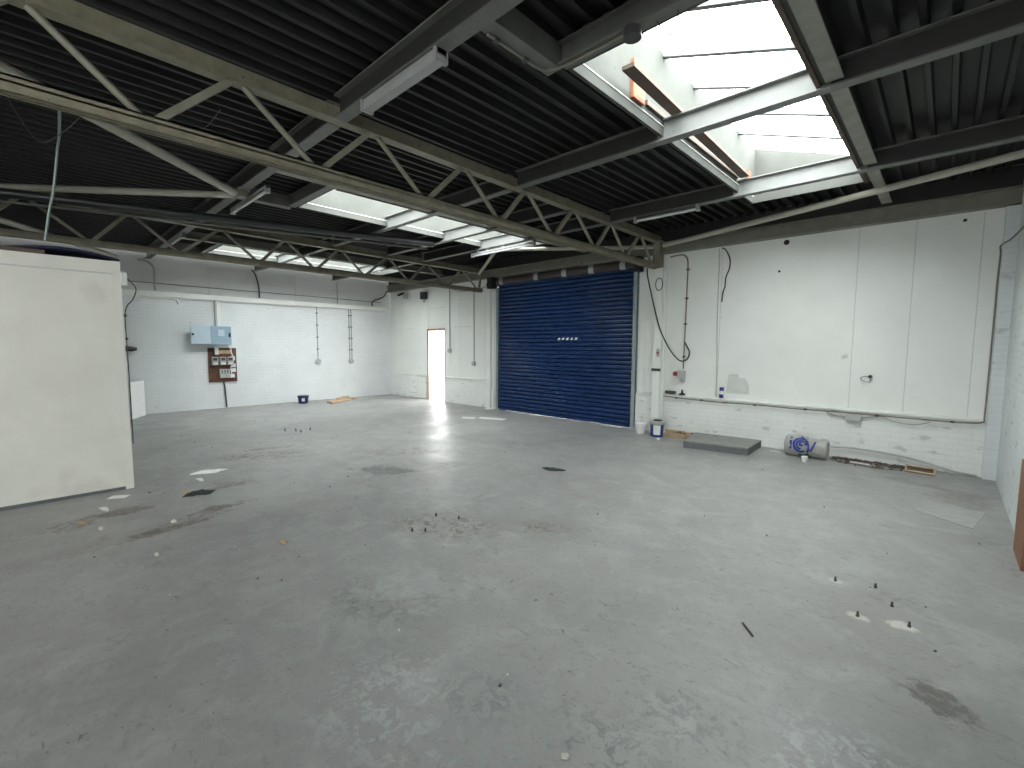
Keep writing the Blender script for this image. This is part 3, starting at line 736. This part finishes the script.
cpt = [(9.35,-.045,.69)]+[(x, -.045-.004*math.sin(x*3), .665-.005*math.sin(x*5)) for x in (9.8,10.3,10.9,11.5,12.0,12.6,13.1,13.3)]+[(13.46,-.045,.69),(13.48,-.03,.8),(13.485,.02,1.6),(13.485,.02,2.4),(13.49,.01,2.72),(13.48,-.12,2.80),(13.55,-.3,2.84),(13.6,-.9,2.86)]
wire(cpt, .009, 'rust', 'brown conduit under the white ledge that turns up the corner at right', 'wall_conduit', 'conduit',
     clips=[(9.6,-.045,.672),(10.05,-.045,.67),(10.9,-.045,.665),(11.6,-.045,.665),(12.45,-.045,.665),(13.2,-.045,.665)], cr=.02)
wire([(11.85,-.03,.66),(11.95,-.03,.62),(12.1,-.03,.61),(12.3,-.03,.62),(12.5,-.03,.66)], .012, 'cond', 'pale conduit dip feeding the grey box under the ledge', 'wall_conduit', 'conduit')
wire([(12.5,-.035,.655),(12.65,-.04,.60),(12.85,-.04,.585),(13.0,-.035,.64)], .008, 'cond', 'slack grey cable sagging under the ledge right of the grey box', 'slack_cable')
gb = B().box(12.1,12.28,-.07,-.002,.56,.65); o_ = gb.build('junction_box', 'greyb', bevel=.006); tag(o_, 'square grey junction box under the ledge at mid right', 'junction box')
can = thing('small_can', (10.36,-.005,.73), 'small blue and white can standing on the wall ledge', 'can')
B().lathe([(.03,0),(.033,.01),(.033,.17),(.028,.18)], (10.36,.0,.735), 14).build('can_body', 'tubb', can, smooth=True)
B().lathe([(.034,.06),(.034,.12)], (10.36,.0,.735), 14).build('can_label', 'white', can, smooth=True)
o_ = B().box(9.36,9.56,-.02,.03,.735,.79).build('dark_fitting', 'dk', bevel=.01); tag(o_, 'low dark fitting lying on the ledge beside the column', 'fitting')
o_ = B(); o_.lathe([(.06,0),(.05,.02),(.02,.03),(.012,.09)], (9.68,.0,.735), 10); o_ = o_.build('cone_fitting', 'blk'); tag(o_, 'small black pointed fitting on the ledge below the red switch', 'fitting')
wire([(12.33,.02,1.2),(12.345,.0,1.19),(12.335,.0,1.12),(12.24,.01,1.145),(12.25,.015,1.185),(12.33,.02,1.195)], .0045, 'dk', 'bent wire loop on a black hook on the white boards', 'wire_loop', 'wire')
o_ = B().tube([(12.34,-.02,1.195),(12.34,.038,1.195)], .022, 10).build('wall_hook', 'blk'); tag(o_, 'small black hook holding a bent wire on the white boards', 'hook')
for (x, z, r, lb_) in ((11.21,3.2,.04,'larger dark hole at the top of the white boards near the eaves'), (11.13,2.77,.018,'small dark hole in the white boards below the larger one'), (13.16,3.18,.02,'small dark hole in the top right of the white boards')):
    q = B(); q.tube([(x, .032, z), (x, .05, z)], r, 10); tag(q.build('board_hole_plug', 'blk'), lb_, 'hole')
# coil and switch on column
co_ = B(); co_.tube([(9.275+.065*math.cos(a*math.pi/12), -.208, 2.71+.11*math.sin(a*math.pi/12)) for a in range(25)], .008, 8, cap=False)
tag(co_.build('cable_coil', 'dk', smooth=True), 'small coil of dark cable hung near the top of the right column', 'cable coil')
cs = thing('push_switch', (9.31,-.2,1.42), 'oval grey push switch with dark red button on the right column', 'switch')
B().box(9.275,9.335,-.235,-.2,1.41,1.56).build('switch_body', 'greyb', cs, bevel=.012)
B().tube([(9.305,-.25,1.485),(9.305,-.235,1.485)], .022, 12).build('button', 'red', cs)
# stain is a faint patch of cement on the boards
sp_ = B(); sp_.prism([(10.42,.82),(10.78,.82),(10.78,.95),(10.72,1.08),(10.62,1.08),(10.6,1.15),(10.45,1.14)], 1, .037, .041)
sp_.build('cement_smear', 'seam', wbo)

# ------------------------------------------------------------------ floor objects
def tub(x, y, r, h, m, label, white_lbl=True, lw=.55):
    t = thing('paint_tub', (x, y, 0), label, 'tub')
    B().lathe([(r*.88,0),(r*.9,.005),(r,h),(r*.94,h),(r*.85,.02)], (x,y,0), 28).build('tub_body', m, t, smooth=True)
    B().lathe([(r*1.0,h-.05),(r*1.07,h-.05),(r*1.07,h),(r*1.0,h+.004)], (x,y,0), 28).build('rim', 'offw' if m == 'tubb' else m, t, smooth=True)
    if white_lbl:
        q = B(); n = 8; a0 = math.atan2(-8.06-y, 13.1-x)
        for i in range(n+1):
            a = a0-lw+2*lw*i/n
            for z in ((h*.15, h*.78) if lw > .4 else (h*.3, h*.7)):
                rr = r*(.89+.11*z/h)+.003; q.v.append((x+rr*math.cos(a), y+rr*math.sin(a), z))
        for i in range(n): q.f.append((2*i, 2*i+2, 2*i+3, 2*i+1))
        lo_ = q.build('front_label', 'white', t); s = lo_.modifiers.new('t', 'SOLIDIFY'); s.thickness = .002
    return t
t1 = tub(9.42, -.41, .12, .27, 'tubb', 'blue paint tub with a white label and pale rim below the right column')
B().box(9.37, 9.49, -.45, -.36, .275, .3).build('roller_tray', 'dk', t1)
B().tube(smooth_pts([(9.3,-.41,.25),(9.33,-.42,.31),(9.42,-.43,.33),(9.51,-.42,.31),(9.54,-.41,.25)]), .004, 6).build('wire_handle', 'greyb', t1)
t2 = tub(9.08, -.36, .1, .19, 'white', 'plain white paint tub beside the shutter guide, left of the blue tub', False)
t3 = tub(.42, -2.98, .135, .21, 'tubn', 'small navy paint tub with white badge by the far brick wall', True, .3)
for h_ in [(.26, -2.98)]:
    B().tube(smooth_pts([(.33,-3.07,.19),(.35,-3.04,.22),(.5,-2.97,.19),(.5,-2.9,.21),(.51,-2.89,.19)]), .004, 6).build('wire_handle', 'greyb', t3)
# cardboard pieces
cbx = thing('flattened_carton', (9.6, -.25, 0), 'torn cardboard carton lying open between the blue tub and concrete slab', 'carton')
B().obox((9.64,-.15,.05), (.34,.02,.10), Matrix.Rotation(.15,3,'Z')).build('carton_side', 'cardb', cbx)
B().obox((9.76,-.33,.045), (.3,.02,.09), Matrix.Rotation(-.1,3,'Z') @ Matrix.Rotation(.2,3,'X')).build('carton_side', 'cardb', cbx)
B().obox((9.66,-.24,.012), (.46,.2,.015), Matrix.Rotation(.05,3,'Z')).build('carton_base', 'cardb', cbx)
B().obox((9.88,-.14,.045), (.22,.02,.09), Matrix.Rotation(.35,3,'Z')).build('carton_flap', 'cardb', cbx)
o_ = B(); 
for i in range(7): o_.obox((9.62+random.random()*.35,-.14-.1*random.random(),.06+.03*random.random()), (.05,.03,.02), Matrix.Rotation(random.random()*3,3,'Z'))
o_ = o_.build('rubbish_heap', 'debris'); tag(o_, 'dark scraps of rubbish lying in the torn cardboard carton', 'rubbish', kind='stuff')
o_ = B().lathe([(.02,0),(.03,.01),(.03,.03),(.01,.035)], (9.6,-.72,0), 10).build('bottle_top', 'white'); tag(o_, 'tiny white cap on the floor in front of the blue tub', 'cap')
# concrete slab
sl = thing('concrete_slab', (10.55,-.55,0), 'flat grey concrete slab on the floor against the back wall', 'slab')
q = B(); q.prism([(10.15,-.98),(11.06,-.85),(11.03,-.08),(10.0,-.15)], 2, 0, .095); q.build('slab_body', 'slabs', sl)
q = B(); q.prism([(10.15,-.98),(11.06,-.85),(11.03,-.08),(10.0,-.15)], 2, .095, .115); q.build('slab_top', 'slab', sl, bevel=.004)
# plastic sack
sk = thing('plastic_sack', (11.68,-.3,0), 'grey plastic sack lying on its side with a blue swirl logo, near the back wall', 'sack')
def skp(u, a):  # u along length 0..1, a angle
    x = 11.42 + .54*u; 
    R_ = .155 if u < .52 else .135
    e = min(u, 1-u); R_ *= min(1, .88+e*4)
    R_ *= 1 + .03*math.sin(3*a+9*u) + .02*math.sin(7*a-13*u) - (.07 if .5 < u < .56 else 0)
    z = max(.0, .148+R_*math.sin(a)); yy = -.30 - .08*(u-.5) + R_*math.cos(a)
    return (x, yy, z)
q = B(); nu, na = 26, 32
for i in range(nu+1):
    for j in range(na): q.v.append(skp(i/nu, 2*math.pi*j/na))
for i in range(nu):
    for j in range(na):
        a = i*na+j; b2 = i*na+(j+1)%na; q.f.append((a, a+na, b2+na, b2))
q.f.append(tuple(range(na))); q.f.append(tuple(range((nu+1)*na-1, nu*na-1, -1)))
q.build('sack_body', 'bag', sk, smooth=True)
def onsack(u, a, off=.004):
    p0 = Vector(skp(u, a)); c = Vector((p0.x, -.30-.08*(u-.5), .148)); d = (p0-c); d.x = 0; return tuple(p0 + d.normalized()*off)
def patch(curve, w, name='logo_mark', m='logo'):
    q = B()
    for i, (u, a) in enumerate(curve):
        u2, a2 = curve[min(i+1, len(curve)-1)]; u0, a0 = curve[max(i-1, 0)]
        du, da = (u2-u0)*.54, (a2-a0)*.15; L_ = math.hypot(du, da) or 1
        nu_, na_ = -da/L_, du/L_
        for s in (-1, 1): q.v.append(onsack(u+s*w*nu_/.54, a+s*w*na_/.15, .006))
    for i in range(len(curve)-1): q.f.append((2*i, 2*i+2, 2*i+3, 2*i+1))
    o = q.build(name, m, sk); s = o.modifiers.new('t', 'SOLIDIFY'); s.thickness = .003; return o
A0 = math.radians(163)
def arc(cu, ca, ru, a1, a2, n=14): return [(cu+ru*math.cos(t)/.54, ca+ru*math.sin(t)/.15) for t in [a1+(a2-a1)*i/n for i in range(n+1)]]
patch([(.17, A0-.3), (.17, A0+.5)], .015); patch([(.17, A0-.62), (.18, A0-.48)], .015)
patch(arc(.42, A0, .095, math.radians(60), math.radians(330)), .015)
patch(arc(.42, A0, .058, math.radians(90), math.radians(360)), .013)
patch(arc(.42, A0-.05, .02, 0, math.radians(300)), .012)
patch([(.40, A0-.9), (.52, A0-.5), (.58, A0-.1), (.6, A0+.4), (.56, A0+.7)], .014)
patch([(.64, A0+.55), (.7, A0+.0), (.74, A0-.5)], .013)
patch([(.36, A0+.95), (.46, A0+1.05), (.58, A0+1.0)], .02, 'green_band', 'green')
o_ = B().lathe([(.03,0),(.042,.06),(.042,.075),(.03,.078)], (11.74,-.66,0), 14); o_ = o_.build('plastic_cup', 'white', smooth=True); tag(o_, 'small white plastic cup in front of the grey sack', 'cup')
o_ = B().lathe([(.015,0),(.09,.004),(.085,.012),(.02,.016)], (11.28,-.3,0), 12); o_ = o_.build('flat_lid', 'greyb', smooth=True); tag(o_, 'flat pale lid on the floor left of the grey sack', 'lid')
# hose along wall
pipe('floor_hose', [(q_.x,q_.y,q_.z) for q_ in smooth_pts([(11.95,-.06,.15),(12.18,-.05,.17),(12.51,-.05,.16),(12.78,-.05,.14),(13.03,-.05,.09),(13.26,-.05,.035),(13.46,-.05,.02)])], .014, 'greyb', 'grey hose bowing along the base of the back wall at right', 'hose')
# rubbish along wall
o_ = B()
for i in range(420):
    x = 11.98+ .85*random.random(); y = -.02-.42*random.random()*random.random()
    s_ = .006+.022*random.random()**2
    o_.obox((x, y, .003+.012*random.random()), (s_*1.8, s_, .004), Matrix.Rotation(random.random()*6,3,'Z') @ Matrix.Rotation(random.random()-.5,3,'X'))
o_ = o_.build('leaf_litter', 'debris'); tag(o_, 'dark leaves and rubble swept against the back wall right of the sack', 'litter', kind='stuff')
o_ = B().obox((12.32,-.26,.01), (.22,.05,.01), Matrix.Rotation(-.1,3,'Z')).build('plastic_strip', 'paper'); tag(o_, 'torn white plastic strip in the litter right of the sack', 'strip')
# small pallet-like wooden frame
wf = thing('wooden_pallet_piece', (12.93,-.3,0), 'small pale rectangular wooden frame lying against the base of the back wall', 'timber frame')
R_ = Matrix.Rotation(-.08,3,'Z') @ Matrix.Rotation(-.5,3,'X')
for (dx, dz, sx, sz) in ((0,.035,.29,.016),(0,-.035,.29,.016),(-.137,0,.016,.08),(.137,0,.016,.08)):
    B().obox(Vector((12.94,-.3,.045))+R_@Vector((dx,0,dz)), (sx,.03,sz), R_).build('frame_batten', 'timber', wf)
B().obox(Vector((12.94,-.3,.045))+R_@Vector((0,.012,0)), (.27,.004,.06), R_).build('back_board', 'wood', wf)

# timber post against right wall
o_ = thing('leaning_board', (13.54,-2.8,0), 'brown varnished board standing against the right wall at the picture edge', 'board')
B().obox((13.595,-2.97,.365), (.03,.5,.73), Matrix.Rotation(.0,3,'Y')).build('board_face', 'post', o_)
B().box(13.58,13.612,-2.72,-2.71,0,.73).build('board_edging', 'timber', o_)
# timber offcuts by the far wall
for i, (a_, b_, lb_) in enumerate((((1.06,-2.5,.03),(.62,-1.72,.03),'long pale timber offcut at the front of the small pile by the far wall'), ((.9,-2.5,.03),(.42,-1.9,.03),'short timber offcut behind the long one in the pile by the far wall'), ((.8,-2.2,.085),(.42,-1.72,.085),'timber offcut on top of the pile by the far wall'), ((.72,-1.58,.03),(.35,-1.66,.03),'stubby timber block at the right end of the pile by the far wall'))):
    q = B().bar(a_, b_, .09, .05); o_ = q.build('timber_offcut', 'timber'); tag(o_, lb_, 'offcut', 'timber offcuts by the far wall')
# papers
def flat(x, y, w, d, rz, m, label, cat, name, h=.004, z=0.0):
    q = B(); n = 11; rs_ = random.Random(int(x*100+y*37)); 
    for ring, (rad, zz) in enumerate(((1, 0), (1.02, h), (.55, h+.35*min(w, d)*.3))):
        for i in range(n):
            a = 2*math.pi*i/n
            if ring == 0: q.r_ = getattr(q, 'r_', []) + [.5+.75*rs_.random()]
            r = q.r_[i]*rad; px_, py_ = w/2*r*math.cos(a), d/2*r*math.sin(a)
            q.v.append((x+px_*math.cos(rz)-py_*math.sin(rz), y+px_*math.sin(rz)+py_*math.cos(rz), z+zz+(rs_.random()*.012 if ring == 2 else 0)))
    for k in (0, n):
        for i in range(n): q.f.append((k+i, k+(i+1)%n, k+n+(i+1)%n, k+n+i))
    q.f.append(tuple(range(n-1, -1, -1))); q.f.append(tuple(range(2*n, 3*n)))
    o = q.build(name, m); return tag(o, label, cat)
def sheet(x, y, w, d, rz, label):
    q = B().obox((x,y,.003), (w,d,.004), Matrix.Rotation(rz,3,'Z')); o = q.build('paper_sheet', 'paper'); tag(o, label, 'paper'); return o
sheet(5.5,-1.45,.3,.2,.5,'white paper sheet on the floor before the shutter, the left of two')
sheet(5.95,-1.15,.62,.2,.35,'longer white paper strip on the floor before the shutter, the right of two')
sheet(6.3,-.02+-.08,.35,.06,0,'thin white paper strip poking out under the shutter near its middle')
sheet(8.35,-.1,.36,.08,.05,'white paper scrap under the right end of the shutter')
sheet(6.92,-7.5,.16,.1,1.0,'white paper scrap against the foot of the cream partition')
flat(6.5,-6.6,.4,.16,1.3,'paper','torn white paper on the floor beyond the partition, the largest scrap there','paper','torn_paper')
flat(6.8,-6.75,.16,.06,.3,'paper','small pale scrap between the torn paper and the green rag','scrap','paper_scrap')
q = B(); rs_ = random.Random(5); nx, ny = 12, 7
for i in range(nx+1):
    for j in range(ny+1):
        u, v = i/nx-.5, j/ny-.5; e = max(0, 1-(2*u)**2-(1.6*v)**2)
        q.v.append((7.38+.16*u*.5-.12*v+rs_.uniform(-.008,.008), -6.89+.24*u+.08*v+rs_.uniform(-.008,.008), .004+.045*e*rs_.uniform(.35,1)))
for i in range(nx):
    for j in range(ny):
        a = i*(ny+1)+j; q.f.append((a, a+ny+1, a+ny+2, a+1))
o_ = q.build('crumpled_rag', 'dgreen'); s_ = o_.modifiers.new('t', 'SOLIDIFY'); s_.thickness = .004
tag(o_, 'crumpled dark green rag on the floor between the partition and the brown stains', 'rag')
CH = [(7.31,-7.64,.2,.08,.4,'paper','pale crumpled scrap on the brown stain, in front of the partition'),
 (7.62,-7.82,.16,.06,.5,'cardb','tan cardboard scrap left of the brown stain by the partition'),
 (7.9,-7.72,.1,.05,.2,'chip','small stone coloured chip at the front of the partition stain'),
 (7.25,-6.98,.16,.06,.9,'cardb','tan scrap lying just left of the dark green rag'),
 (9.31,-6.73,.1,.06,.3,'cardb','lone tan cardboard chip on the open floor at left centre'),
 (8.15,-7.25,.07,.05,.3,'chip','small pale chip on the long brown stain'),
 (8.85,-7.48,.07,.04,.2,'chip','small white chip in the open floor at left'),
 (9.0,-5.1,.05,.03,.1,'chip','tiny pale chip on the floor left of the bolt cluster'),
 (12.12,-6.71,.04,.035,.9,'chip','white plaster chip near the bottom centre of the floor')]
for (x, y, w, d, rz, m, lb_) in CH: flat(x, y, w*.75, d*.6, rz, m, lb_, 'scrap', 'floor_scrap', h=.012)
o_ = B().bar((12.34,-5.30,.006),(12.42,-5.39,.006),.008,.008).build('thin_stick', 'blk'); tag(o_, 'thin dark stick lying on the open floor right of centre', 'stick')
flat(9.5,-3.48,.3,.1,.35,'dgreen','dark flat scrap on the open floor in front of the shutter','scrap','dark_scrap',h=.01)
# loose grit: small stones, uncountable
q = B(); rr = random.Random(3)
for i in range(420):
    x = rr.uniform(2, 13.4); y = rr.uniform(-8, -.3)
    if x < 6.8 and y < -7.2: continue
    s_ = .002+.009*rr.random()**4
    q.obox((x,y,s_*.4), (s_*1.5,s_,s_), Matrix.Rotation(rr.random()*6,3,'Z'))
o_ = q.build('loose_grit', 'steelr'); tag(o_, 'dark specks of grit scattered over the grey floor', 'grit', kind='stuff')
q = B()
for i in range(90):
    x = rr.uniform(3, 13.4); y = rr.uniform(-8, -.4)
    if x < 6.8 and y < -7.2: continue
    s_ = .003+.008*rr.random()**3
    q.obox((x,y,s_*.3), (s_*1.6,s_,s_*.8), Matrix.Rotation(rr.random()*6,3,'Z'))
o_ = q.build('plaster_crumbs', 'chip'); tag(o_, 'white plaster crumbs scattered over the grey floor', 'crumbs', kind='stuff')
# bolt stubs
proto = thing('bolt_stub', (12.64,-4.33,0), 'x', 'bolt', 'x')
B().tube([(12.64,-4.33,0),(12.64,-4.33,.042)], .008, 10).build('stud', 'steelr', proto, smooth=True)
B().tube([(12.64,-4.33,0),(12.64,-4.33,.012)], .014, 6).build('nut', 'steelr', proto)
G = {'right': ([(12.64,-4.33),(12.85,-4.25),(12.95,-4.46),(12.81,-4.74),(13.04,-4.66)], 'short rusty bolt stub in the chipped white cluster at right of the floor', 'bolt stubs at right'),
     'mid': ([(9.71,-5.51),(9.92,-5.41),(9.93,-5.79),(9.85,-5.87)], 'short dark bolt stub in the pitted patch at the middle of the floor', 'bolt stubs at centre'),
     'far': ([(4.29,-4.88),(4.44,-4.74),(4.52,-4.51),(4.62,-4.72)], 'small far bolt stub standing on the floor before the navy tub', 'far bolt stubs')}
first = True
for kx, (ps, lb_, gp) in G.items():
    for (x, y) in ps:
        o = proto if first else dup(proto, (x-12.64, y+4.33, 0)); first = False
        o['label'] = lb_; o['group'] = gp; o.scale = (.75,.75,.7)
        if kx == 'far': o.scale = (1,1,1.2)
# floor repair patch
fp = B(); fp.prism([(12.95,-2.1),(13.36,-2.38),(13.47,-1.75),(13.1,-1.62)], 2, -.002, .003); fp.build('repair_patch', 'patch', fo)

# ------------------------------------------------------------------ world, camera
w = bpy.data.worlds.new('sky'); S.world = w; w.use_nodes = True
nt = w.node_tree; bg = nt.nodes['Background']
tc = nt.nodes.new('ShaderNodeTexCoord'); nz = nt.nodes.new('ShaderNodeTexNoise'); nz.inputs['Scale'].default_value = 2.5
rp = nt.nodes.new('ShaderNodeValToRGB'); rp.color_ramp.elements[0].color = (.91,.955,.97,1); rp.color_ramp.elements[1].color = (1,1,.98,1)
nt.links.new(tc.outputs['Generated'], nz.inputs['Vector']); nt.links.new(nz.outputs['Fac'], rp.inputs['Fac']); nt.links.new(rp.outputs[0], bg.inputs['Color'])
SKY = 16.0
bg.inputs['Strength'].default_value = SKY
# portals: guide sky sampling through rooflights, door and the two added unseen windows
def portal(name, loc, rot, sx, sy):
    l = bpy.data.lights.new(name, 'AREA'); l.shape = 'RECTANGLE'; l.size = sx; l.size_y = sy
    l.cycles.is_portal = True
    o = bpy.data.objects.new(name, l); o.location = loc; o.rotation_euler = rot; COL.objects.link(o)
for (a, b_) in LIGHTS:
    portal('rooflight_portal', ((a+b_)/2, (RY0+RY1)/2, 4.3), (0,0,0), b_-a+.1, RY1-RY0+.1)
portal('front_portal', ((FX0+FX1)/2, YF-.1, 2.25), (math.pi/2,0,0), FX1-FX0, 2.1)
portal('side_portal', (XR+.2, (WY0+WY1)/2, (WZ0+WZ1)/2), (0,math.pi/2,0), WZ1-WZ0, WY1-WY0)
portal('door_portal', ((DX0+DX1)/2, .3, 1.03), (-math.pi/2,0,0), DX1-DX0, 2.05)

f_, pitch_, roll_, yaw_, cx, cy = 457.45, .08382, .00544, -.75955, 13.104, -8.057
fw = Vector((math.sin(yaw_)*math.cos(pitch_), math.cos(yaw_)*math.cos(pitch_), -math.sin(pitch_)))
rt = Vector((math.cos(yaw_), -math.sin(yaw_), 0)); upv = rt.cross(fw)
r2 = rt*math.cos(roll_)+upv*math.sin(roll_); u2 = -rt*math.sin(roll_)+upv*math.cos(roll_)
cam = bpy.data.cameras.new('camera'); cam.sensor_width = 36; cam.lens = f_/1024*36; cam.clip_start = .05
cobj = bpy.data.objects.new('camera', cam); COL.objects.link(cobj)
mt = Matrix((r2, u2, -fw)).transposed().to_4x4(); mt.translation = Vector((cx, cy, 1.6)); cobj.matrix_world = mt
S.camera = cobj
vs = S.view_settings; vs.view_transform = 'Standard'; vs.look = 'None'; vs.gamma = 1; vs.use_curve_mapping = False
vs.exposure = 0.33
S.cycles.max_bounces = 10; S.cycles.diffuse_bounces = 7; S.cycles.transparent_max_bounces = 12; S.cycles.sample_clamp_indirect = 8
